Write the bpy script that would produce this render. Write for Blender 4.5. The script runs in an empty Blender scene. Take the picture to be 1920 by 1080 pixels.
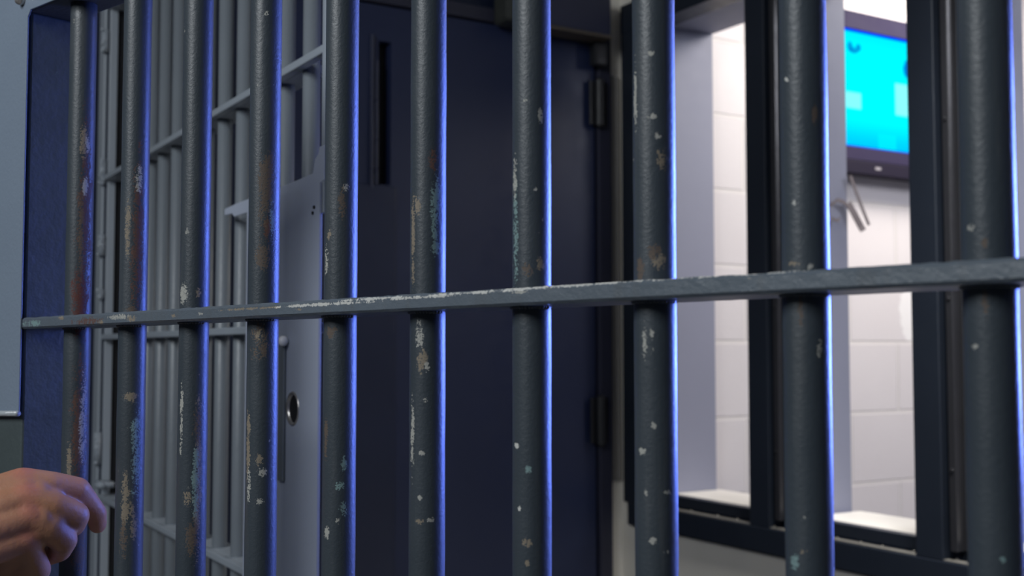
import bpy, bmesh, math, random
import numpy as np
from mathutils import Vector, Matrix

# ------------------------------------------------------------------ camera
# world: +Y runs away from the camera along the cell fronts, +X towards the window wall, Z up
FPX = 2150.0
YAW, PITCH, EYE = math.radians(31.3), math.radians(3.1), 1.25
fwd = Vector((math.sin(YAW)*math.cos(PITCH), math.cos(YAW)*math.cos(PITCH), math.sin(PITCH)))
rgt = Vector((math.cos(YAW), -math.sin(YAW), 0))
upv = rgt.cross(fwd)
CAM = Vector((0, 0, EYE))
cam_data = bpy.data.cameras.new('camera')
cam = bpy.data.objects.new('camera', cam_data)
bpy.context.scene.collection.objects.link(cam)
cam.matrix_world = Matrix.Translation(CAM) @ Matrix((rgt, upv, -fwd)).transposed().to_4x4()
cam_data.sensor_width = 36.0
cam_data.lens = FPX/1920*36.0
cam_data.clip_start = 0.02
cam_data.dof.use_dof = True
cam_data.dof.focus_distance = 0.84
cam_data.dof.aperture_fstop = 9.5
S = bpy.context.scene
S.camera = cam

# ------------------------------------------------------------------ world, lights, exposure
S.view_settings.view_transform = 'Standard'
S.view_settings.look = 'None'
S.view_settings.gamma = 1.0
S.view_settings.use_curve_mapping = False
S.view_settings.exposure = 0.0
W = bpy.data.worlds.new('world'); S.world = W
W.use_nodes = True
W.node_tree.nodes['Background'].inputs[0].default_value = (0.62, 0.72, 0.9, 1)
W.node_tree.nodes['Background'].inputs[1].default_value = 0.05

def area(name, loc, target, size, size_y, energy, color, spread=180):
    l = bpy.data.lights.new(name, 'AREA'); l.shape = 'RECTANGLE'
    l.size = size; l.size_y = size_y; l.energy = energy; l.color = color
    l.spread = math.radians(spread)
    o = bpy.data.objects.new(name, l); S.collection.objects.link(o)
    o.location = loc
    d = Vector(target)-Vector(loc)
    o.rotation_euler = d.to_track_quat('-Z', 'Y').to_euler()
    return o
# ceiling lamp on the camera's side of the gate
area('corridor_lamp', (-1.45, 0.35, 2.45), (0.3, 0.9, 1.2), 0.9, 0.9, 42, (0.93, 0.97, 1.0))
# unseen fill light added to brighten the beige wall below the windows
area('passage_fill', (1.42, 0.95, 2.5), (1.86, 1.10, 0.6), 0.4, 0.4, 10, (0.98, 0.97, 0.94), 80)
# blue light that comes through the window strip to the right
area('blue_window_light', (1.83, 0.47, 1.40), (0.45, 0.12, 1.36), 1.2, 0.55, 25, (0.12, 0.21, 1.0), 74)
# room behind the windows
area('office_lamp', (2.9, 1.80, 2.5), (2.75, 2.1, 0.8), 0.9, 0.4, 26, (1.0, 0.93, 0.84))
area('office_lamp_far', (3.3, 0.4, 2.5), (3.0, 1.6, 0.9), 1.0, 1.0, 31, (0.88, 0.90, 1.0))

# ------------------------------------------------------------------ helpers
def link(name, bm, mat, parent=None, smooth=False, bevel=0.0, seg=2, autosmooth=True):
    me = bpy.data.meshes.new(name)
    bmesh.ops.recalc_face_normals(bm, faces=bm.faces[:])
    bm.to_mesh(me); bm.free()
    o = bpy.data.objects.new(name, me); S.collection.objects.link(o)
    if mat is not None: me.materials.append(mat)
    if bevel:
        m = o.modifiers.new('bevel', 'BEVEL'); m.width = bevel; m.segments = seg
        m.limit_method = 'ANGLE'; m.angle_limit = math.radians(40)
    if smooth:
        for p in me.polygons: p.use_smooth = True
    if parent: o.parent = parent
    return o

def empty(name, loc, label=None, cat=None, group=None, kind=None):
    o = bpy.data.objects.new(name, None); S.collection.objects.link(o)
    o.location = loc; o.empty_display_size = 0.1
    tag(o, label, cat, group, kind)
    return o

def tag(o, label=None, cat=None, group=None, kind=None):
    if label: o['label'] = label
    if cat: o['category'] = cat
    if group: o['group'] = group
    if kind: o['kind'] = kind
    return o

def box(bm, x0, x1, y0, y1, z0, z1, M=None):
    vs = [bm.verts.new((x, y, z)) for x in (x0, x1) for y in (y0, y1) for z in (z0, z1)]
    f = [(0,1,3,2),(4,6,7,5),(0,4,5,1),(2,3,7,6),(0,2,6,4),(1,5,7,3)]
    for q in f: bm.faces.new([vs[i] for i in q])
    if M is not None: bmesh.ops.transform(bm, matrix=M, verts=vs)
    return vs

def cyl(bm, p0, p1, r0, r1=None, n=32, caps=True):
    p0, p1 = Vector(p0), Vector(p1); r1 = r0 if r1 is None else r1
    d = p1-p0; q = d.to_track_quat('Z', 'Y').to_matrix().to_4x4()
    res = bmesh.ops.create_cone(bm, cap_ends=caps, segments=n, radius1=r0, radius2=r1, depth=d.length,
                                matrix=Matrix.Translation((p0+p1)/2) @ q)
    return res['verts']

def sph(bm, c, r, n=16, sc=(1,1,1)):
    M = Matrix.Translation(c) @ Matrix.Diagonal((*sc, 1))
    return bmesh.ops.create_uvsphere(bm, u_segments=n, v_segments=n//2, radius=r, matrix=M)['verts']

def prism(bm, pts, axis_pts):
    """extrude polygon (list of Vector) by the vector axis_pts"""
    a = [bm.verts.new(p) for p in pts]; b = [bm.verts.new(Vector(p)+Vector(axis_pts)) for p in pts]
    bm.faces.new(a); bm.faces.new(b[::-1])
    n = len(a)
    for i in range(n): bm.faces.new((a[i], b[i], b[(i+1) % n], a[(i+1) % n]))
    return a+b

# a point of a real plane seen at a pixel of the photograph
def ray(x, y): return fwd + rgt*((x-960)/FPX) - upv*((y-540)/FPX)
def at_depth(x, y, Z): return CAM + ray(x, y)*Z

# ------------------------------------------------------------------ materials
class NT:
    def __init__(s, name):
        s.m = bpy.data.materials.new(name); s.m.use_nodes = True
        s.t = s.m.node_tree; s.t.nodes.clear()
        s.out = s.t.nodes.new('ShaderNodeOutputMaterial')
        s.b = s.t.nodes.new('ShaderNodeBsdfPrincipled')
        s.t.links.new(s.b.outputs[0], s.out.inputs[0])
    def n(s, typ, **kw):
        nd = s.t.nodes.new('ShaderNode'+typ)
        for k, v in kw.items(): setattr(nd, k, v)
        return nd
    def put(s, sock, v):
        if isinstance(v, bpy.types.NodeSocket): s.t.links.new(v, sock)
        elif v is not None: sock.default_value = v
    def math(s, op, a, b=None, c=None, clamp=False):
        nd = s.n('Math', operation=op, use_clamp=clamp)
        s.put(nd.inputs[0], a); s.put(nd.inputs[1], b); s.put(nd.inputs[2], c)
        return nd.outputs[0]
    def coord(s, kind='Object'): return s.n('TexCoord').outputs[kind]
    def mapping(s, v, scale=(1,1,1), loc=(0,0,0)):
        nd = s.n('Mapping'); s.put(nd.inputs[0], v); nd.inputs['Scale'].default_value = scale; nd.inputs['Location'].default_value = loc
        return nd.outputs[0]
    def noise(s, v, scale, detail=3, rough=0.5):
        nd = s.n('TexNoise'); s.put(nd.inputs['Vector'], v); nd.inputs['Scale'].default_value = scale
        nd.inputs['Detail'].default_value = detail; nd.inputs['Roughness'].default_value = rough
        return nd.outputs['Fac']
    def ramp(s, f, a, b):
        nd = s.n('MapRange', interpolation_type='SMOOTHSTEP'); s.put(nd.inputs['Value'], f)
        nd.inputs['From Min'].default_value = a; nd.inputs['From Max'].default_value = b
        return nd.outputs[0]
    def mix(s, f, a, b):
        nd = s.n('Mix', data_type='RGBA'); s.put(nd.inputs[0], f)
        s.put(nd.inputs[6], c4(a)); s.put(nd.inputs[7], c4(b)); return nd.outputs[2]
    def bump(s, h, strength=0.3, dist=0.002, normal=None):
        nd = s.n('Bump'); s.put(nd.inputs['Height'], h); nd.inputs['Strength'].default_value = strength
        nd.inputs['Distance'].default_value = dist
        if normal is not None: s.put(nd.inputs['Normal'], normal)
        s.put(s.b.inputs['Normal'], nd.outputs[0]); return nd.outputs[0]
def c4(c):
    return (*c, 1.0) if isinstance(c, (tuple, list)) and len(c) == 3 else c

def paint(name, col, rough=0.4, bump=0.25, scale=260, vary=0.18, spec=0.5, wear=None, wear_col=(0.3,0.32,0.3), coat=0.0):
    t = NT(name); co = t.coord()
    big = t.noise(co, 7, 4); dark = tuple(c*(1-vary) for c in col); lite = tuple(min(1, c*(1+vary)) for c in col)
    c = t.mix(big, dark, lite)
    if wear:
        w = t.ramp(t.noise(t.mapping(co, (1,1,.5)), 55, 6, .65), wear, wear+.03)
        c = t.mix(w, c, wear_col)
    t.put(t.b.inputs['Base Color'], c)
    t.put(t.b.inputs['Roughness'], t.math('MULTIPLY_ADD', t.noise(co, 30, 2), 0.2, rough-.1))
    t.b.inputs['Specular IOR Level'].default_value = spec
    t.b.inputs['Coat Weight'].default_value = coat
    if bump: t.bump(t.noise(co, scale, 3, .55), bump, 0.0015)
    return t.m

CH = dict(pale=(.33,.33,.30), mint=(.16,.25,.25), rust=(.090,.040,.028), tan=(.20,.165,.12), dark=(.025,.028,.032),
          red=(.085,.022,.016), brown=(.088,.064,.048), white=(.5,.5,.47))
GATE = (.035, .045, .055)
def chipped(name, base, chips, to_local, seed, rough=0.42, bump=.28):
    """dark gloss paint with worn places; to_local(NT) gives two sockets (across, along) in metres;
    chips = (across, along, half across, half along, colour)"""
    t = NT(name); co = t.coord()
    off = t.mapping(co, (1,1,1), (seed*.37, seed*.71, seed*.13))
    big = t.noise(off, 9, 4)
    c = t.mix(big, tuple(v*.85 for v in base), tuple(v*1.15 for v in base))
    streak = t.ramp(t.noise(t.mapping(off, (1,1,.06)), 90, 4, .6), .5, .75)
    c = t.mix(t.math('MULTIPLY', streak, .35), c, (.085,.09,.093))
    speck = t.ramp(t.noise(t.mapping(off, (1,1,.6)), 120, 4, .62), .72, .745)
    c = t.mix(t.math('MULTIPLY', speck, .8), c, (.24,.24,.22))
    u, v = to_local(t)
    jag = t.math('MULTIPLY_ADD', t.noise(t.mapping(off, (1,1,.55)), 150, 5, .72), 7.0, -3.5)
    jag2 = t.math('MULTIPLY_ADD', t.noise(off, 700, 3, .65), 7.0, -3.5)
    jag = t.math('ADD', jag, jag2)
    tot = None
    for (cu, cv, a, b, col) in chips:
        x = t.math('MULTIPLY_ADD', u, 1/a, -cu/a); y = t.math('MULTIPLY_ADD', v, 1/b, -cv/b)
        d = t.math('MULTIPLY_ADD', x, x, t.math('MULTIPLY', y, y))
        k = t.ramp(t.math('ADD', d, jag), .95, .6)
        c = t.mix(t.math('MULTIPLY', k, .85), c, CH[col])
        tot = k if tot is None else t.math('MAXIMUM', tot, k)
    t.put(t.b.inputs['Base Color'], c)
    r = t.math('MULTIPLY_ADD', t.noise(off, 40, 2), .2, rough-.1)
    if tot is not None: r = t.math('MULTIPLY_ADD', tot, .3, r)
    t.put(t.b.inputs['Roughness'], r)
    h = t.math('ADD', t.noise(off, 420, 4, .65), t.math('MULTIPLY', t.noise(t.mapping(off,(1,1,.3)), 110, 3), .1))
    if tot is not None: h = t.math('MULTIPLY_ADD', tot, -.5, h)
    t.bump(h, bump, .001)
    t.b.inputs['Specular IOR Level'].default_value = .42
    return t.m

M_gate = paint('gate_paint', GATE, .38, .35, 320, .15)
M_gate_light = paint('gate_cover_paint', (.155,.195,.25), .42, .25, 260, .06)
M_cell = paint('cell_paint', (.150,.172,.195), .42, .25, 240, .08)
M_cellplate = paint('cell_plate_paint', (.36,.40,.49), .45, .12, 200, .05)
M_navy = paint('navy_wall_paint', (.007,.0125,.034), .45, .15, 60, .15)
M_door = paint('door_paint', (.0155,.0235,.066), .45, .1, 80, .12)
M_black = paint('black_steel', (.010,.011,.014), .45, .1, 120, .1)
M_frame = paint('window_steel', (.016,.021,.032), .4, .15, 150, .12, .35)
M_cellbar = paint('cell_flat_paint', (.265,.30,.34), .45, .12, 200, .05)
M_hole = paint('hole_dark', (.006,.006,.008), .6, 0)
M_bare = paint('bare_steel', (.5,.48,.46), .3, .1); M_bare.node_tree.nodes['Principled BSDF'].inputs['Metallic'].default_value = .8
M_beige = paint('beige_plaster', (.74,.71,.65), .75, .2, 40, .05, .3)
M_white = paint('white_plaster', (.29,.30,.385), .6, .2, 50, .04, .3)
M_floor = paint('grey_concrete', (.2,.2,.2), .6, .2, 30, .1, .3)
M_ceil = paint('ceiling_paint', (.45,.45,.45), .8, .1, 30, .05, .3)
M_tv = paint('television_plastic', (.032,.026,.062), .7, 0, 60, .03, .15)
M_tvlow = paint('television_lower_plastic', (.015,.012,.026), .7, 0, 60, .03, .15)
M_logo = paint('television_badge', (.35,.33,.36), .4, 0)
M_scrap = paint('scrap_paper', (.24,.205,.21), .8, .2, 90, .3, .2)

def block_material():
    t = NT('painted_block'); co = t.n('TexCoord').outputs['Object']
    sep = t.n('SeparateXYZ'); t.put(sep.inputs[0], co)
    cx = t.n('CombineXYZ'); t.put(cx.inputs[0], sep.outputs[0]); t.put(cx.inputs[1], sep.outputs[2])
    br = t.n('TexBrick'); t.put(br.inputs['Vector'], t.mapping(cx.outputs[0], (1,1,1), (.07, -.001, 0)))
    br.inputs['Scale'].default_value = 1.0; br.inputs['Brick Width'].default_value = .42
    br.inputs['Row Height'].default_value = .212; br.inputs['Mortar Size'].default_value = .006
    br.inputs['Mortar Smooth'].default_value = .3
    n = t.noise(co, 3, 5)
    c = t.mix(n, (.70,.655,.66), (.78,.74,.745))
    dn = t.n('VectorMath', operation='DISTANCE'); t.put(dn.inputs[0], co); dn.inputs[1].default_value = (2.96, 2.42, 1.365)
    patch = t.ramp(t.math('MULTIPLY_ADD', t.noise(co, 16, 4, .6), .12, dn.outputs['Value']), .15, .14)
    c = t.mix(patch, c, (.9,.88,.87))
    c = t.mix(t.math('MULTIPLY', br.outputs['Fac'], .35), c, (.9,.86,.8))
    t.put(t.b.inputs['Base Color'], c); t.b.inputs['Roughness'].default_value = .55
    h = t.math('MULTIPLY_ADD', br.outputs['Fac'], -1.0, t.math('MULTIPLY', t.noise(co, 90, 3), .12))
    t.bump(h, .8, .006)
    return t.m
M_block = block_material()

# ------------------------------------------------------------------ the setting
UD = 2.52          # end wall
VW = 1.882         # window wall, corridor face
VI = 2.105         # window wall, office face
UB = 2.42          # office block wall
TOP = 2.62
MULL = [(2.026, 1.90), (1.552, 1.43), (1.072, .95), (.595, .475)]   # far edge, near edge of every mullion
OPEN = [(2.393, 2.026), (1.905, 1.552), (1.43, 1.072), (.95, .595)]
ZS, ZH = .866, 2.125

bm = bmesh.new(); box(bm, -3, 5, -2.5, 4, -.1, 0)
tag(link('floor', bm, M_floor), 'grey concrete floor under gate and cell front', 'floor', kind='structure')
bm = bmesh.new(); box(bm, -.4, 5, -.9, 4, TOP, TOP+.1)
tag(link('ceiling', bm, M_ceil), 'pale painted ceiling over corridor and office', 'ceiling', kind='structure')
# end wall: steel, navy, with the door opening
D0, D1, DT = .905, 1.79, 2.085
bm = bmesh.new()
box(bm, -1.2, D0-.04, UD, UD+.12, 0, TOP); box(bm, D0-.04, D1+.045, UD, UD+.12, DT+.04, TOP)
tag(link('wall_end', bm, M_navy), 'dark navy painted steel end wall left of the solid door', 'wall', kind='structure')
bm = bmesh.new(); box(bm, D1+.046, VW, UD, UD+.12, 0, TOP)
tag(link('wall_corner', bm, M_beige), 'narrow grey beige wall strip between solid door and window frame', 'wall', kind='structure')
# window wall with four openings
bm = bmesh.new()
box(bm, VW+.0, VI, -.6, UD, 0, ZS-.085)
box(bm, VW+.05, VI, -.6, UD, ZS-.085, ZS)
box(bm, VW, VI, -.6, UD, ZH+.02, TOP)
box(bm, VW+.05, VI, -.6, UD, ZH, ZH+.02)
eds = [UD]+[e for o in OPEN for e in o]+[-.6]
for k in range(0, len(eds), 2):
    a, b = eds[k], eds[k+1]
    if k == 0:
        box(bm, VW+.05, VI, b, a, ZS, ZH); box(bm, VW, VW+.05, 2.492, a, ZS-.085, ZH+.02)
    elif k == len(eds)-2: box(bm, VW, VI, b, a-.06, ZS, ZH); box(bm, VW+.05, VI, a-.06, a, ZS, ZH)
    else: box(bm, VW+.05, VI, b+.012, a-.0, ZS, ZH)
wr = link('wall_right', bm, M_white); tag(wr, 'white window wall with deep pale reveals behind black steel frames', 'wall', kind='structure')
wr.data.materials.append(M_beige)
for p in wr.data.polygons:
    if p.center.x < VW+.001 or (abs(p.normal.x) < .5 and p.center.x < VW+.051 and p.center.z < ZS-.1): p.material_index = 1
bm = bmesh.new(); box(bm, VI, 4.6, UB, UB+.15, 0, TOP)
tag(link('wall_far', bm, M_block), 'painted white concrete block wall behind the television', 'wall', kind='structure')
bm = bmesh.new(); box(bm, 4.6, 4.7, -.9, UB+.15, 0, TOP); box(bm, VI, 4.7, -1.0, -.9, 0, TOP)
tag(link('wall_office', bm, M_white), 'pale office side wall out beyond the windows', 'wall', kind='structure')

# window frame ------------------------------------------------
win = empty('window_1', (VW, 1.5, 0), 'black steel frame of tall narrow windows beside the solid door', 'window', kind='structure')
u0, u1 = .475, 2.49
def wpart(name, bm, mat=M_frame, bev=.003):
    o = link(name, bm, mat, win, bevel=bev); o.location = -win.location; return o
bm = bmesh.new()
box(bm, VW-.022, VW+.052, u0, u1-.02, .788, .846)           # front flange
box(bm, VW+.022, VW+.05, u0, u1-.02, .846, .876)            # raised stop behind the ledge
wpart('bottom_rail', bm)
bm = bmesh.new(); box(bm, VW-.018, VW-.001, u0, u1-.02, .846, .849)
for k in range(26):
    sph(bm, (VW-.006+.004*math.sin(k*7), u0+.06+k*.077+.02*math.sin(k*5), .849), .004, 8)
wpart('rail_ledge', bm, paint('lit_ledge', (.20,.19,.17), .35, .4, 150, .4), .001)  # pale colour paints the light on the flange's upper face
bm = bmesh.new(); box(bm, VW-.022, VW+.052, u0, u1, 2.112, 2.19); wpart('head_rail', bm)
bm = bmesh.new(); box(bm, VW-.02, VW+.052, 2.385, u1, .845, 2.115); wpart('jamb', bm)
for a, b in MULL:
    bm = bmesh.new()
    box(bm, VW-.02, VW+.05, (a-.066)*.9894, a*.9894, .845, 2.115)             # broad front flange
    box(bm, VW+.02, VW+.05, b+.02, a-.066, .84, 2.115)         # recessed web
    wpart('mullion', bm)
    bm = bmesh.new()
    box(bm, VW-.012, VW+.05, b+.014, b+.03, .865, 2.115); box(bm, VW+.012, VW+.05, b, b+.0139, .865, 2.115)
    for z in (1.02, 1.35, 1.7): cyl(bm, (VW-.015, b+.022, z), (VW-.012, b+.022, z), .004, n=12)
    wpart('glazing_bead', bm, paint('bead_steel', (.026,.026,.03), .35, .2, 150, .2), .0015)
bm = bmesh.new()
for a, b in OPEN: box(bm, VW+.052, VI+.012, b+.002, a-.002, ZS, ZS+.006)
wpart('sill', bm, paint('sill_white', (.78,.75,.70), .5, .1), .002)

# solid door ---------------------------------------------------
door = empty('door_1', (1.35, UD, 0), 'solid dark navy steel door with narrow vision slot and black hinges', 'door', kind='structure')
def dpart(name, bm, mat=M_door, bev=.002, par=None):
    o = link(name, bm, mat, par or door, bevel=bev)
    o.location = -door.location if par is None else (0,0,0)
    return o
L0, L1, LZ0, LZ1 = 1.147, 1.181, 1.648, 1.998
bm = bmesh.new()
box(bm, D0, L0, UD-.012, UD+.033, .01, DT); box(bm, L1, D1-.004, UD-.012, UD+.033, .01, DT)
box(bm, L0, L1, UD-.012, UD+.033, .01, LZ0); box(bm, L0, L1, UD-.012, UD+.033, LZ1, DT)
dpart('leaf', bm, bev=0)
bm = bmesh.new(); box(bm, L0, L1, UD+.022, UD+.028, LZ0, LZ1); dpart('vision_slot', bm, M_hole, 0)
bm = bmesh.new()
box(bm, L0-.022, L0-.014, UD-.02, UD-.012, LZ0-.012, LZ1+.012); box(bm, L0-.009, L0-.001, UD-.018, UD-.012, LZ0, LZ1-.05)
dpart('slot_trim', bm, paint('slot_trim_paint', (.04,.046,.08), .3, .1), .0015)
bm = bmesh.new(); box(bm, D0+.002, 1.193, UD-.018, UD-.0121, .3, 1.645); dpart('push_plate', bm, paint('push_plate_paint', (.0135,.020,.052), .4, .2, 70, .15, wear=.70, wear_col=(.14,.15,.18)), .002)
bm = bmesh.new()
box(bm, D0-.04, D0-.003, UD-.022, UD+.05, 0, DT+.04); box(bm, D1+.004, D1+.045, UD-.022, UD+.05, 0, DT+.04)
box(bm, D0-.003, D1+.004, UD-.022, UD+.05, DT+.004, DT+.04); dpart('door_frame', bm, paint('door_frame_paint', (.026,.028,.05), .42, .1), .003)
for zc in (1.914, 1.063, .25):
    bm = bmesh.new(); cyl(bm, (D1-.003, UD-.034, zc-.062), (D1-.003, UD-.034, zc+.062), .0125, n=20)
    for s in (-1, 1): cyl(bm, (D1-.003, UD-.034, zc+s*.062), (D1-.003, UD-.034, zc+s*.068), .0105, .006, n=20)
    box(bm, D1-.03, D1+.026, UD-.0275, UD-.0225, zc-.06, zc+.06)
    dpart('hinge', bm, M_black, .001)
bm = bmesh.new(); box(bm, D1-.03, D1+.012, UD-.055, UD-.023, 2.01, 2.074); dpart('pivot_block', bm, M_black, .006)
cl = bmesh.new(); box(cl, 1.545, 1.79, UD-.085, UD-.0225, 2.085, 2.20)
clo = dpart('door_closer', cl, paint('closer_paint', (.03,.034,.068), .4, .1), .004)
bm = bmesh.new(); box(bm, 1.46, 1.545, UD-.10, UD-.0225, 2.075, 2.23); dpart('closer_cap', bm, paint('closer_cap_paint', (.03,.033,.03), .45, .1), .012, clo)
bm = bmesh.new(); box(bm, 1.546, 1.79, UD-.09, UD-.0225, 2.076, 2.0845); dpart('closer_lip', bm, paint('closer_lip_paint', (.09,.075,.06), .4, .1), .001, clo)

bm = bmesh.new()
box(bm, D1+.052, D1+.062, UD-.012, UD-.001, .9, 2.0); box(bm, D1+.070, D1+.078, UD-.012, UD-.001, .9, 2.0)
box(bm, D1+.0521, D1+.0779, UD-.004, UD-.001, .9, 2.0)
tag(link('trim_1', bm, paint('strip_grey', (.22,.21,.20), .5, .1), bevel=.002), 'grey vertical channel strip on the wall beside the solid door', 'trim', kind='structure')

# ------------------------------------------------------------------ barred gate
GA = math.radians(49.0)-YAW
gdir = Vector((-math.sin(GA), math.cos(GA), 0)); gnor = Vector((math.cos(GA), math.sin(GA), 0))
GO = Vector((.43480027, .31644085, 0))
# gate frame: local x = along the gate to the left (away), local y = away from the camera, z up
GM = Matrix((( gdir.x, gnor.x, 0, GO.x), (gdir.y, gnor.y, 0, GO.y), (0,0,1,0), (0,0,0,1)))
GMi = GM.inverted()
gate = empty('barred_gate', GO, 'dark painted steel bar gate in front, with flat crossbar and worn round bars', 'gate')
gate.matrix_world = GM
R = .0113
BAR_S = [0, .0864, .1735, .2592, .3448, .4287, .5142, .6016, .6904, .7803]
PXC = [1857.5, 1511, 1228, 997, 802.3, 638.5, 494, 365, 250, 147]   # where each bar's axis is seen at mid height

def pix_to_bar(i, x, y):
    """photo pixel -> (across in metres round the bar from the side that faces the camera, height)"""
    s = BAR_S[i]; c = GM @ Vector((s, 0, 0))
    d = ray(x, y); d2 = Vector((d.x, d.y)); o = Vector((CAM.x-c.x, CAM.y-c.y))
    a = d2.dot(d2); b = 2*o.dot(d2); cc = o.dot(o)-R*R
    disc = max(b*b-4*a*cc, 0); t = (-b-math.sqrt(disc))/(2*a)
    p = CAM+d*t
    rel = Vector((p.x-c.x, p.y-c.y)).normalized()
    vf = Vector((CAM.x-c.x, CAM.y-c.y)).normalized(); vr = Vector((-vf.y, vf.x))
    ang = math.atan2(rel.dot(vr), rel.dot(vf))
    return ang*R, p.z, t
CHIPS = {
 9: [(160,420,12,170,'rust'), (150,560,16,60,'red'), (158,268,7,26,'tan'), (150,800,14,110,'rust'), (156,790,6,75,'pale'), (129,870,4,40,'tan'), (160,350,5,16,'pale'), (165,270,4,14,'pale'), (150,1030,12,45,'brown'), (152,450,5,70,'brown')],
 8: [(258,440,11,130,'rust'), (240,420,5,50,'tan'), (261,335,6,22,'pale'), (256,850,7,82,'mint'), (234,950,7,50,'tan'), (250,975,6,30,'tan'), (245,590,14,16,'brown'), (262,600,6,10,'pale'), (245,745,12,9,'tan'), (232,1010,7,30,'brown'), (258,800,9,15,'mint')],
 7: [(344,548,6,18,'pale'), (372,548,5,8,'tan'), (370,900,7,130,'tan'), (366,900,6,60,'mint'), (360,1010,12,30,'brown'), (340,790,2.5,60,'pale'), (370,800,9,30,'brown'), (350,935,8,14,'tan')],
 6: [(509,400,5,38,'mint'), (501,425,6,24,'rust'), (500,350,14,60,'brown'), (486,640,16,32,'brown'), (487,862,7,10,'tan'), (492,885,8,7,'pale'), (465,840,3,70,'tan'), (487,940,6,5,'pale'), (486,630,8,10,'tan'), (466,910,3,30,'pale'), (492,480,12,24,'brown'), (500,25,5,5,'pale')],
 5: [(612,485,3,22,'pale'), (646,870,5,12,'mint'), (637,912,8,8,'mint'), (645,955,7,12,'mint'), (634,976,5,6,'pale'), (612,1000,4,10,'pale'), (648,352,6,7,'pale'), (610,830,3,40,'brown'), (617,440,4,10,'tan'), (642,380,7,30,'brown'), (620,622,8,10,'brown')],
 4: [(811,300,7,22,'rust'), (817,372,8,36,'mint'), (815,420,6,25,'mint'), (817,465,9,12,'mint'), (786,630,8,26,'pale'), (789,675,9,20,'tan'), (800,688,4,8,'pale'), (798,751,5,6,'pale'), (790,850,5,4,'pale'), (787,933,4,4,'pale'), (806,975,7,4,'pale'), (786,978,8,5,'tan'), (774,460,3,80,'tan'), (773,820,3,60,'pale'), (783,385,5,16,'tan')],
 3: [(966,440,4,85,'mint'), (965,330,3,40,'pale'), (990,1018,9,8,'tan'), (988,1056,4,7,'tan'), (984,188,5,4,'pale'), (1013,218,4,13,'pale'), (1012,495,7,10,'tan'), (990,505,9,12,'brown'), (968,836,4,4,'white'), (974,954,3,3,'white'), (1004,355,3,4,'pale'), (990,880,5,6,'mint')],
 2: [(1242,300,8,20,'tan'), (1236,492,13,16,'tan'), (1208,640,4,28,'pale'), (1222,625,4,8,'pale'), (1221,100,6,4,'pale'), (1222,218,7,4,'pale'), (1234,255,5,6,'pale'), (1204,847,6,6,'pale'), (1226,797,4,6,'pale'), (1210,925,3,9,'pale'), (1223,1013,7,6,'pale'), (1253,923,7,4,'pale'), (1200,505,7,20,'brown'), (1250,1035,6,3,'pale'), (1226,470,10,14,'brown'), (1191,190,2.5,60,'pale')],
 1: [(1527,215,5,14,'brown'), (1511,969,5,6,'pale'), (1490,1052,8,14,'mint'), (1500,580,5,24,'brown'), (1487,495,8,5,'tan'), (1520,500,6,6,'pale'), (1488,380,2,3,'white'), (1475,150,2,3,'white'), (1505,1035,7,3,'tan'), (1537,655,4,16,'pale')],
 0: [(1847,456,5,7,'brown'), (1848,570,5,26,'brown'), (1820,425,6,7,'pale'), (1880,1050,5,5,'mint'), (1830,650,6,4,'pale')],
}
def bar_material(i):
    c = GM @ Vector((BAR_S[i], 0, 0))
    vf = Vector((CAM.x-c.x, CAM.y-c.y)).normalized(); vr = Vector((-vf.y, vf.x))
    chips = []
    for (x, y, hx, hy, col) in CHIPS[i]:
        a0, z, t = pix_to_bar(i, x, y)
        aw = abs(pix_to_bar(i, x+.6*hx, y)[0]-pix_to_bar(i, x-.6*hx, y)[0])/1.2
        chips.append((a0, z, min(max(aw, .0012), .012), max(hy*t/FPX, .0012), col))
    # the gate frame is turned by GM; object coordinates of the bar are gate-local about its axis
    m3 = GM.to_3x3().inverted()
    lf = m3 @ Vector((vf.x, vf.y, 0)); lr = m3 @ Vector((vr.x, vr.y, 0))
    def loc(t):
        co = t.coord(); d1 = t.n('VectorMath', operation='DOT_PRODUCT'); d2 = t.n('VectorMath', operation='DOT_PRODUCT')
        t.put(d1.inputs[0], co); d1.inputs[1].default_value = lr; t.put(d2.inputs[0], co); d2.inputs[1].default_value = lf
        ang = t.math('ARCTAN2', d1.outputs['Value'], d2.outputs['Value'])
        sep = t.n('SeparateXYZ'); t.put(sep.inputs[0], co)
        return t.math('MULTIPLY', ang, R), sep.outputs[2]
    return chipped('worn_bar_paint', GATE, chips, loc, i+1)
Z_TOP = 1.558
def make_bar(s, mat, i):
    rnd = random.Random(i)
    bm = bmesh.new(); n = 40; m = 60
    rings = []
    for k in range(m+1):
        z = .06 + (Z_TOP+.01-.06)*k/m
        rr = R*(1+.006*math.sin(k*1.7+i)+rnd.uniform(-.006, .006))
        rings.append([bm.verts.new((rr*math.cos(2*math.pi*j/n), rr*math.sin(2*math.pi*j/n), z)) for j in range(n)])
    for k in range(m):
        for j in range(n): bm.faces.new((rings[k][j], rings[k][(j+1)%n], rings[k+1][(j+1)%n], rings[k+1][j]))
    bm.faces.new(rings[0][::-1]); bm.faces.new(rings[-1])
    o = link('bar', bm, mat, gate, smooth=True); o.location = (s, 0, 0); return o
for i, s in enumerate(BAR_S): make_bar(s, bar_material(i), i)
for i, s in enumerate((-.0868, -.1736, -.2604)): make_bar(s, M_gate, 20+i)

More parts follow.
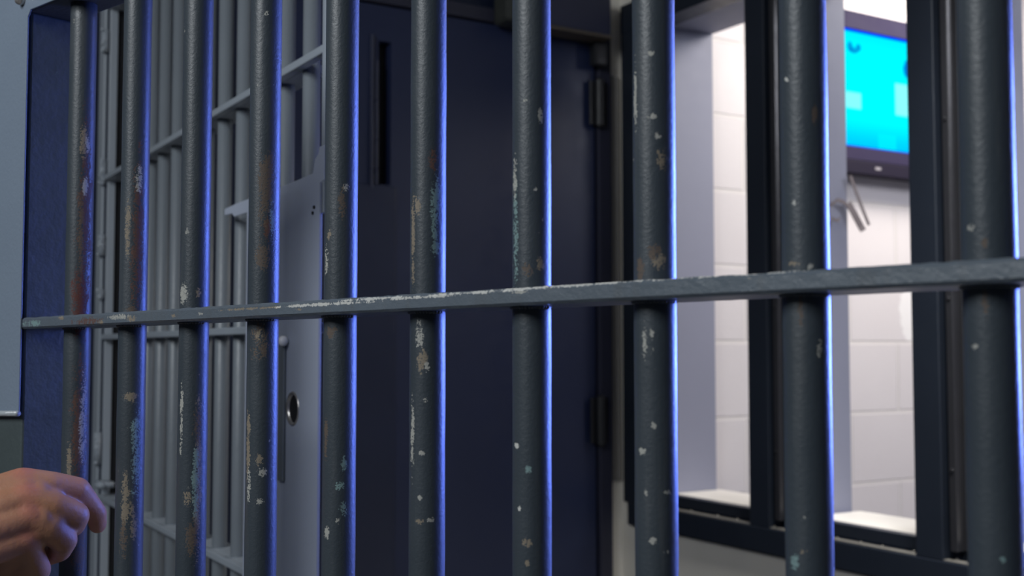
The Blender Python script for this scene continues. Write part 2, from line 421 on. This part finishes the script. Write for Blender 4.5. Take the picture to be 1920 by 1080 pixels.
def flat_bar(name, z0a, z0b, th, mat, s0, s1, y0, y1, rough=.0003, seed=1):
    """long flat steel bar with slightly uneven, hammered edges; z0a at s1 (far), z0b at s=0"""
    rnd = random.Random(seed); bm = bmesh.new(); n = 220; prev = None
    prof = [(y0+.0016, 0), (y0, .0016), (y0, .5), (y0, th-.0018), (y0+.0018, th), (y1-.0016, th), (y1, th-.0016), (y1, .0016), (y1-.0016, 0)]
    prof[2] = (y0, th*.5)
    for k in range(n+1):
        s = s0+(s1-s0)*k/n; zb = z0b+(z0a-z0b)*s/s1
        cur = []
        for q, (yy, zz) in enumerate(prof):
            j = rnd.uniform(-1, 1)*rough*(1.0 if q in (3, 4) else .25)
            cur.append(bm.verts.new((s, yy+j*.5, zb+zz+j)))
        if prev:
            for q in range(len(prof)): bm.faces.new((prev[q], prev[(q+1)%len(prof)], cur[(q+1)%len(prof)], cur[q]))
        else: bm.faces.new(cur)
        prev = cur
    bm.faces.new(prev[::-1])
    return link(name, bm, mat, gate, smooth=False)
def gpix(x, y, off=-.0225):     # photo pixel -> (s, z) on the gate's front face
    n = gnor; o = GO+gnor*off; d = ray(x, y); t = (o-CAM).dot(n)/d.dot(n); p = CAM+d*t; q = GMi @ p
    return q.x, q.z, t
chips_glints = []  # wear chips, plus white streaks painting a highlight along the top edge
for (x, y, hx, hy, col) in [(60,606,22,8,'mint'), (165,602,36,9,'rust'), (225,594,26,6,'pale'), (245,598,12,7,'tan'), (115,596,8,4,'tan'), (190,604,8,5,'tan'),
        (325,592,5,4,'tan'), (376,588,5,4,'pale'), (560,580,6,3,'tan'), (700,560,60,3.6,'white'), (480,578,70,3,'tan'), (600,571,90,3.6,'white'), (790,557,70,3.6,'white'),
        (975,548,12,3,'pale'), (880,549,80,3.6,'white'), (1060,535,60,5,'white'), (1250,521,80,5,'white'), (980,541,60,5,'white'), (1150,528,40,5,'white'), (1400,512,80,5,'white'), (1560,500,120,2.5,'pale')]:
    s, z, t = gpix(x, y); chips_glints.append((s, z-(-.0105*s), hx*t/FPX/.75, hy*t/FPX*.7, col))
def cloc(t):
    sep = t.n('SeparateXYZ'); t.put(sep.inputs[0], t.coord())
    return sep.outputs[0], t.math('MULTIPLY_ADD', sep.outputs[0], .0105, sep.outputs[2])
M_cross = chipped('worn_glint_crossbar_paint', (.088,.108,.130), chips_glints, cloc, 15, .36, .4)
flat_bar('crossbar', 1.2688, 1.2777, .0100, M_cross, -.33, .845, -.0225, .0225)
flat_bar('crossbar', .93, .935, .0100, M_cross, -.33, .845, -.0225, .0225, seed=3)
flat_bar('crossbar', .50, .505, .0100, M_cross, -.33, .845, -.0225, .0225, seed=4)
# weld beads where the bars go through the crossbar
for i, s in enumerate(BAR_S):
    zz = 1.2777-.0105*s
    bm = bmesh.new(); rnd = random.Random(i)
    for k in range(20):
        a = -math.pi*(k/19); rr = R+.0002
        sph(bm, (s+rr*math.cos(a), rr*math.sin(a)*1.0, zz-.0002), .0012+rnd.uniform(0, .0004), 8)
    link('weld_bead', bm, M_gate, gate, smooth=True)
M_rail = paint('rail_underside', (.05,.058,.066), .5, .3, 260, .15)
bm = bmesh.new(); box(bm, -.33, .93, -.0225, .0225, Z_TOP, Z_TOP+.07); link('top_rail', bm, M_rail, gate, bevel=.002)
bm = bmesh.new(); box(bm, -.33, .93, -.0225, .0225, .03, .06); link('bottom_rail', bm, M_gate, gate, bevel=.002)
M_stile = paint('stile_paint', (.055,.07,.072), .38, .4, 120, .3, wear=.66, wear_col=(.10,.15,.14))
bm = bmesh.new(); box(bm, .838, .93, -.020, .0225, .02, Z_TOP); link('stile', bm, M_stile, gate, bevel=.002)
bm = bmesh.new(); box(bm, -.33, -.345, -.0225, .0225, .02, Z_TOP+.07); link('stile', bm, M_stile, gate, bevel=.002)
# pale cover plate over stile and rail, with a rounded lip at its foot
bm = bmesh.new(); ys, yf = -.0226, -.0243
pts = [(.8365,1.194),(.8365,Z_TOP-.006),(.831,Z_TOP),(-.33,Z_TOP),(-.33,Z_TOP+.072),(.932,Z_TOP+.072),(.932,1.191)]
prism(bm, [Vector((x, yf, z)) for x, z in pts], (0, ys-yf, 0))
link('cover_plate', bm, M_gate_light, gate, bevel=.0005)
bm = bmesh.new(); cyl(bm, (.8365, -.0245, 1.1935), (.932, -.0245, 1.190), .0026, n=12)
link('plate_lip', bm, paint('lip_paint', (.30,.33,.35), .25, .4, 200, .3), gate, smooth=True)
bm = bmesh.new(); cyl(bm, (.846, -.0243, 1.5695), (.846, -.0295, 1.5695), .0055, .0045, n=16); sph(bm, (.846, -.0292, 1.5695), .0045, 12, (1,.5,1))
link('bolt', bm, M_bare, gate, smooth=True)

# ------------------------------------------------------------------ cell door (inner grille with lock plate)
VF, VB = .478, .522
cell = empty('cell_door', (.5, 1.75, 0), 'pale blue-grey barred cell door with broad lock plate, behind the front gate', 'cell door')
def kpart(name, bm, mat=M_cell, bev=.0015, smooth=False, par=None):
    o = link(name, bm, mat, par or cell, smooth=smooth, bevel=bev)
    if par is None: o.location = -cell.location
    return o
for k in range(-3, 9):
    u = 1.96-.0845*k
    bm = bmesh.new(); cyl(bm, (0,0,.06), (0,0,2.0), .0105, n=28)
    o = link('bar', bm, M_cell, cell, smooth=True); o.location = Vector((.5, u, 0))-cell.location
for z in (1.588, 1.2755, .966, .62, .28, 1.93):
    bm = bmesh.new(); box(bm, VF, VF+.0121, 1.184, 2.33, z-.005, z+.005); box(bm, VF+.012, VB, 1.285, 2.33, z-.005, z+.005); kpart('crossbar', bm, M_cellbar)
bm = bmesh.new(); box(bm, VF-.0055, VF+.002, 1.173, 1.183, 1.40, 2.02); kpart('stile', bm, M_cellbar)
bm = bmesh.new(); box(bm, VF+.0125, VF+.022, 1.190, 1.215, .03, 2.02); tag(kpart('stile', bm, M_hole), 'added dark strip standing for the shaded gap')  # near-black strip added as the shade in the gap beside the plate
# far stile: front flange, groove and side flange with hinge welds
bm = bmesh.new()
box(bm, VF-.004, VF+.002, 2.33, 2.375, .03, 1.99); box(bm, VF+.006, VF+.021, 2.325, 2.335, .03, 1.99); box(bm, VF+.002, VF+.006, 2.345, 2.352, .03, 1.99)
st = kpart('stile', bm, M_cellbar)
bm = bmesh.new(); box(bm, VF+.0215, VF+.062, 2.336, 2.37, .03, 1.99); tag(kpart('stile', bm, M_black), 'added dark strip standing for the shaded gap')  # made-up black strip, keeps the gap next to the far stile dark
for z0, h in ((1.86,.022), (1.60,.025), (1.455,.02), (1.06,.03), (1.36,.008)):
    bm = bmesh.new(); rnd = random.Random(int(z0*100))
    cyl(bm, (VF-.003, 2.328, z0-h), (VF-.003, 2.328, z0+h), .007, n=14)
    for k in range(9): sph(bm, (VF-.006+rnd.uniform(-.004,.004), 2.324, z0+rnd.uniform(-h,h)), rnd.uniform(.003,.005), 8)
    kpart('hinge_weld', bm, M_cellbar, 0, True)
bm = bmesh.new(); sph(bm, (VF-.004, 2.29, .993), .011, 12, (1,1.6,.8)); box(bm, VF-.004, VF+.02, 2.28, 2.33, .988, .998); kpart('stop_lug', bm, M_cellbar, 0, True)
# lock plate: back plate with stepped corner, and a cover plate just below it
PT = 1.4458
bm = bmesh.new()
pts = [(1.183,.15),(1.183,1.434),(1.172,1.436),(1.172,1.475),(1.187,1.475),(1.191,1.467),(1.200,1.463),(1.206,PT+.002),(1.28,PT),(1.48,PT-.002),(1.529,PT-.004),(1.529,PT-.013),(1.496,PT-.014),(1.488,PT-.019),(1.432,PT-.019),(1.432,.15)]
prism(bm, [Vector((VF-.006, u, z)) for u, z in pts], (.003, 0, 0)); lp = kpart('lock_plate', bm, M_cellplate, .001)
KU, KZ, KR = 1.2544, 1.183, .0182
bm = bmesh.new()   # cover plate with a round key hole, built as a ring of quads out to the border
n = 48; y0, y1, z0, z1 = 1.1785, 1.426, .2, 1.434
hole = [(KU+KR*math.cos(2*math.pi*j/n), KZ+KR*math.sin(2*math.pi*j/n)) for j in range(n)]
sq = []
for j in range(n):
    c, s_ = math.cos(2*math.pi*j/n), math.sin(2*math.pi*j/n); m = .04/max(abs(c), abs(s_)); sq.append((KU+m*c, KZ+m*s_))
def vv(l, x): return [bm.verts.new((x, a, b)) for a, b in l]
for x in (VF-.0085, VF-.0062):
    h, q = vv(hole, x), vv(sq, x)
    for j in range(n): bm.faces.new((h[j], h[(j+1)%n], q[(j+1)%n], q[j]))
    for a0, a1, b0, b1 in ((y0,KU-.04,z0,z1), (KU+.04,y1,z0,z1), (KU-.04,KU+.04,z0,KZ-.04), (KU-.04,KU+.04,KZ+.04,z1)):
        bm.faces.new(vv([(a0,b0),(a1,b0),(a1,b1),(a0,b1)], x))
ha, hb = vv(hole, VF-.0085), vv(hole, VF-.0062)
for j in range(n): bm.faces.new((ha[j], ha[(j+1)%n], hb[(j+1)%n], hb[j]))
fa, fb = vv([(y0,z0),(y1,z0),(y1,z1),(y0,z1)], VF-.0085), vv([(y0,z0),(y1,z0),(y1,z1),(y0,z1)], VF-.0062)
for j in range(4): bm.faces.new((fa[j], fa[(j+1)%4], fb[(j+1)%4], fb[j]))
bmesh.ops.remove_doubles(bm, verts=bm.verts[:], dist=1e-5)
lc = kpart('lock_cover', bm, M_cellplate, 0)
bm = bmesh.new()
for j in range(n):
    a, b = 2*math.pi*j/n, 2*math.pi*(j+1)/n
    P = lambda t, r, x: bm.verts.new((x, KU+r*math.cos(t), KZ+r*math.sin(t)))
    for (ra, xa, rb, xb) in ((KR+.0016, VF-.0086, KR+.0008, VF-.0098), (KR+.0008, VF-.0098, KR-.0012, VF-.0092), (KR-.0012, VF-.0092, KR-.0026, VF-.0063)):
        bm.faces.new((P(a,ra,xa), P(b,ra,xa), P(b,rb,xb), P(a,rb,xb)))
bmesh.ops.remove_doubles(bm, verts=bm.verts[:], dist=1e-6)
tag(kpart('keyhole_rim', bm, M_bare, 0, True, lc), 'bare metal rim of the round keyhole')
bm = bmesh.new(); cyl(bm, (VF-.0061, KU, KZ), (VF-.0066, KU, KZ), KR-.0005, n=32); tag(kpart('keyhole', bm, M_hole, 0, False, lc), 'dark hole')
bm = bmesh.new(); box(bm, VF-.0125, VF-.0087, 1.276, 1.294, 1.098, 1.258); cyl(bm, (VF-.0125, 1.285, 1.258), (VF-.0087, 1.285, 1.258), .009, n=20)
kpart('slide_bar', bm, M_cell, .0015, False, lc)
bm = bmesh.new(); sph(bm, (VF-.0145, 1.272, 1.2605), .0062, 16)
tag(kpart('knob', bm, paint('knob_highlight', (.8,.8,.82), .25, 0, spec=.8), 0, True, lc), 'metal knob, highlight put in as pale colour')  # pale base colour stands for the glint on the metal
for a, z in ((1.193, 1.408), (1.197, 1.402)):
    bm = bmesh.new(); cyl(bm, (VF-.010, a, z), (VF-.0086, a, z), .002, n=10); kpart('rivet', bm, M_hole, 0, False, lc)

# ------------------------------------------------------------------ television
TU = 2.36; T0, T1, TZ0, TZ1 = 2.475, 3.105, 1.853, 2.207
tv = empty('television', ((T0+T1)/2, UB, TZ0), 'wall television with glowing cyan screen on the white block wall', 'television')
def tpart(name, bm, mat, bev=.002, par=None):
    o = link(name, bm, mat, par or tv, bevel=bev)
    if par is None: o.location = -tv.location
    return o
bm = bmesh.new()
for a in ((T0-.03, T0, TZ0-.04, TZ1+.054), (T1, T1+.03, TZ0-.04, TZ1+.054), (T0, T1, TZ1, TZ1+.054), (T0, T1, TZ0-.04, TZ0)):
    box(bm, a[0], a[1], TU-.008, TU+.03, a[2], a[3])
box(bm, T0-.02, T1+.02, TU+.004, TU+.035, TZ0-.03, TZ1+.045)
tpart('bezel', bm, M_tv)
bm = bmesh.new(); box(bm, T0-.03, T1+.03, TU-.012, TU+.03, TZ0-.082, TZ0-.041); low = tpart('speaker_strip', bm, M_tvlow, .004)
bm = bmesh.new(); box(bm, 2.700, 2.724, TU-.0135, TU-.0121, TZ0-.064, TZ0-.056); tpart('badge', bm, M_logo, .0004, low)
bm = bmesh.new(); box(bm, T0+.15, T1-.15, TU+.035, UB-.001, TZ0+.05, TZ1-.05); tpart('wall_bracket', bm, M_black)
t = NT('screen_glow')
sep = t.n('SeparateXYZ'); t.put(sep.inputs[0], t.coord())
sx, sz = sep.outputs[0], sep.outputs[2]            # metres from the screen's lower left corner
def sbox(x0, x1, z0, z1, e=.004):
    a = t.math('MULTIPLY', t.ramp(sx, x0-e, x0+e), t.ramp(sx, x1+e, x1-e)); b = t.math('MULTIPLY', t.ramp(sz, z0-e, z0+e), t.ramp(sz, z1+e, z1-e))
    return t.math('MULTIPLY', a, b)
def sblob(cx, cz, rx, rz, amp=.9, k=60):
    x = t.math('MULTIPLY_ADD', sx, 1/rx, -cx/rx); z = t.math('MULTIPLY_ADD', sz, 1/rz, -cz/rz)
    d = t.math('MULTIPLY_ADD', x, x, t.math('MULTIPLY', z, z))
    d = t.math('ADD', d, t.math('MULTIPLY_ADD', t.noise(t.coord(), k, 3), amp, -amp/2)); return t.ramp(d, 1.2, .5)
col = t.mix(t.ramp(sz, .0, .10), (0, .56, 1.0), (0, .90, 1.0))
col = t.mix(t.math('MULTIPLY', sbox(.25, .33, .0, .05), .6), col, (0, .85, 1))
col = t.mix(t.math('MULTIPLY', t.ramp(sz, .29, .36), .6), col, (0, .72, 1))
for b in (sblob(.135, .300, .012, .016), sblob(.150, .290, .02, .010), sblob(.17, .300, .012, .012)): col = t.mix(t.math('MULTIPLY', b, .85), col, (0, .22, .62))
col = t.mix(t.math('MULTIPLY', sblob(.388, .262, .022, .03, 1.2), .9), col, (0, .12, .62))
col = t.mix(t.math('MULTIPLY', sblob(.40, .31, .02, .016, 1.4), .6), col, (0, .45, .9))
col = t.mix(sbox(.06, .178, .115, .162), col, (.22, .95, 1))
col = t.mix(sbox(.330, .43, .115, .212), col, (.24, .95, .97))
edge = t.math('SUBTRACT', 1.0, sbox(.004, T1-T0-.004, .004, TZ1-TZ0-.009, .003))
col = t.mix(edge, col, (.0, .06, 1.0))
t.b.inputs['Base Color'].default_value = (0,0,0,1); t.b.inputs['Roughness'].default_value = .3; t.b.inputs['Specular IOR Level'].default_value = 0
t.put(t.b.inputs['Emission Color'], col); t.b.inputs['Emission Strength'].default_value = 1.15
bm = bmesh.new(); box(bm, 0, T1-T0, 0, .008, 0, TZ1-TZ0); scr = link('screen', bm, t.m, tv)
scr.location = Vector((T0, TU-.004, TZ0))-tv.location

# ------------------------------------------------------------------ paper scrap on the window reveal
sc = bmesh.new()
RU = 1.905+.0
base = Vector((VI-.005, RU, 1.615))
def strip(pts, w):
    prev = None
    for p in pts:
        a, b = sc.verts.new(p+Vector((0, -.0006, 0))-w/2), sc.verts.new(p+Vector((0, -.0006, 0))+w/2)
        c, d = sc.verts.new(p+Vector((0, -.0026, 0))+w/2), sc.verts.new(p+Vector((0, -.0026, 0))-w/2)
        cur = [a, b, c, d]
        if prev:
            for q in range(4): sc.faces.new((prev[q], prev[(q+1)%4], cur[(q+1)%4], cur[q]))
        else: sc.faces.new(cur[::-1])
        prev = cur
    sc.faces.new(prev)
strip([Vector((VI-.002, RU, 1.665)), Vector((VI+.015, RU-.002, 1.625)), Vector((VI+.04, RU-.004, 1.575)), Vector((VI+.052, RU-.006, 1.55))], Vector((.008, 0, .003)))
strip([Vector((VI-.012, RU, 1.60)), Vector((VI+.005, RU-.003, 1.575)), Vector((VI+.025, RU-.005, 1.545)), Vector((VI+.03, RU-.008, 1.535))], Vector((.018, 0, .008)))
strip([Vector((VI-.07, RU, 1.59)), Vector((VI-.05, RU-.002, 1.604)), Vector((VI-.025, RU-.001, 1.60)), Vector((VI-.012, RU, 1.59))], Vector((.002, 0, .009)))
strip([Vector((VI-.068, RU, 1.56)), Vector((VI-.05, RU-.001, 1.555)), Vector((VI-.04, RU, 1.56))], Vector((.002, 0, .007)))
tag(link('torn_scrap', sc, M_scrap, bevel=0), 'brownish torn scrap hanging from the white window reveal below the television', 'scrap')

# ------------------------------------------------------------------ the hand on the gate
def capsule(bm, a, b, ra, rb):
    t_ = bmesh.new()
    sph(t_, a, ra, 18); sph(t_, b, rb, 18)
    r_ = bmesh.ops.convex_hull(t_, input=t_.verts[:])
    bmesh.ops.delete(t_, geom=[g for g in r_['geom_interior'] if isinstance(g, bmesh.types.BMVert)], context='VERTS')
    me = bpy.data.meshes.new('tmp'); t_.to_mesh(me); t_.free(); bm.from_mesh(me); bpy.data.meshes.remove(me)
def chain(bm, pts):
    P = [(at_depth(x, y, Z-.011), r) for x, y, Z, r in pts]
    for (a, ra), (b, rb) in zip(P, P[1:]): capsule(bm, a, b, ra, rb)
hb = bmesh.new()
WR = (-150, 1010, .90)
index  = [(42, 905, .950, .0126), (96, 907, .958, .0103), (146, 918, .972, .0104), (166, 942, .984, .0091), (181, 962, .992, .0087), (183, 984, .997, .0076)]
middle = [(48, 938, .937, .0128), (100, 950, .945, .0117), (141, 967, .958, .0117), (138, 984, .972, .0098), (115, 1000, .980, .0090), (92, 1004, .981, .0080)]
ring   = [(52, 972, .931, .0124), (90, 990, .939, .0113), (119, 1012, .951, .0113), (112, 1032, .966, .0095), (90, 1042, .973, .0085), (66, 1042, .972, .0075)]
pinky  = [(46, 1012, .929, .0116), (60, 1040, .937, .0102), (73, 1068, .947, .0097), (66, 1086, .960, .0085), (48, 1090, .966, .0075), (30, 1090, .966, .0070)]
chain(hb, [(66, 908, .954, .0108), (72, 938, .942, .0116), (76, 976, .936, .0114), (58, 1016, .934, .0108)])      # webs between the knuckles
chain(hb, [(96, 928, .955, .0085), (100, 950, .947, .0105), (98, 980, .942, .0100)])
for f in (index, middle, ring, pinky): chain(hb, f)
for f, wy in ((index, 965), (middle, 990), (ring, 1018), (pinky, 1050)):
    x, y, Z, r = f[0]
    chain(hb, [(x, y, Z, r), (x-85, (y+wy)/2+4, Z-.018, r+.003), (-150, wy, .905, .0165)])
chain(hb, [(-120, 980, .925, .018), (-60, 938, .958, .0145), (0, 920, .985, .0115), (55, 918, 1.0, .0105), (92, 930, 1.004, .0085)])   # thumb, behind the index finger
chain(hb, [(-20, 960, .955, .016), (-30, 1040, .950, .015), (-120, 1020, .925, .018)])                                        # ball of the hand
chain(hb, [(46, 921, .944, .0122), (-60, 950, .927, .0150)])     # back of the hand between the knuckles
chain(hb, [(48, 955, .934, .0122), (-60, 985, .920, .0160)])
chain(hb, [(47, 992, .931, .0116), (-60, 1025, .917, .0155)])
chain(hb, [(30, 1030, .933, .0118), (0, 1075, .943, .0140), (-110, 1085, .925, .0180)])
chain(hb, [(54, 1052, .940, .0100), (22, 1078, .944, .0130), (-60, 1060, .930, .0160)])
chain(hb, [(-150, 1000, .905, .021), (-250, 1045, .87, .024), (-600, 1260, .80, .036)])
chain(hb, [(-150, 1030, .905, .021), (-250, 1075, .87, .024), (-600, 1290, .80, .036)])
me = bpy.data.meshes.new('hand_base'); hb.to_mesh(me); hb.free()
ho = bpy.data.objects.new('person', me); S.collection.objects.link(ho)
m = ho.modifiers.new('r', 'REMESH'); m.mode = 'VOXEL'; m.voxel_size = .0013
m = ho.modifiers.new('s', 'SMOOTH'); m.factor = .5; m.iterations = 16
dg = bpy.context.evaluated_depsgraph_get(); dg.update()
nm = bpy.data.meshes.new_from_object(ho.evaluated_get(dg)); ho.modifiers.clear(); ho.data = nm; nm.name = 'person'
for p in nm.polygons: p.use_smooth = True
t = NT('skin'); co = t.coord()
c = t.mix(t.noise(co, 45, 4), (.34,.155,.085), (.43,.22,.14))
def spot(px, r, col, f):
    global c
    p = at_depth(*px); d = t.n('VectorMath', operation='DISTANCE'); t.put(d.inputs[0], co); d.inputs[1].default_value = p
    c = t.mix(t.math('MULTIPLY', t.ramp(d.outputs['Value'], r, r*.3), f), c, col)
for f in (index, middle, ring, pinky):
    spot((f[0][0], f[0][1]-8, f[0][2]-.012), .016, (.46,.15,.12), .7); spot((f[2][0], f[2][1]-6, f[2][2]-.01), .012, (.50,.19,.15), .6)
t.put(t.b.inputs['Base Color'], c); t.b.inputs['Roughness'].default_value = .5
t.b.inputs['Subsurface Weight'].default_value = .25; t.b.inputs['Subsurface Radius'].default_value = (1,.35,.2); t.b.inputs['Subsurface Scale'].default_value = .006
wr_ = t.noise(t.mapping(co, (1,1,1)), 260, 4, .6); big = t.noise(co, 90, 3)
t.bump(t.math('MULTIPLY_ADD', big, 1.6, wr_), .35, .0012)
nm.materials.clear(); nm.materials.append(t.m)
tag(ho, "person's bare right hand closed in a loose fist over the leftmost gate bar", 'person')
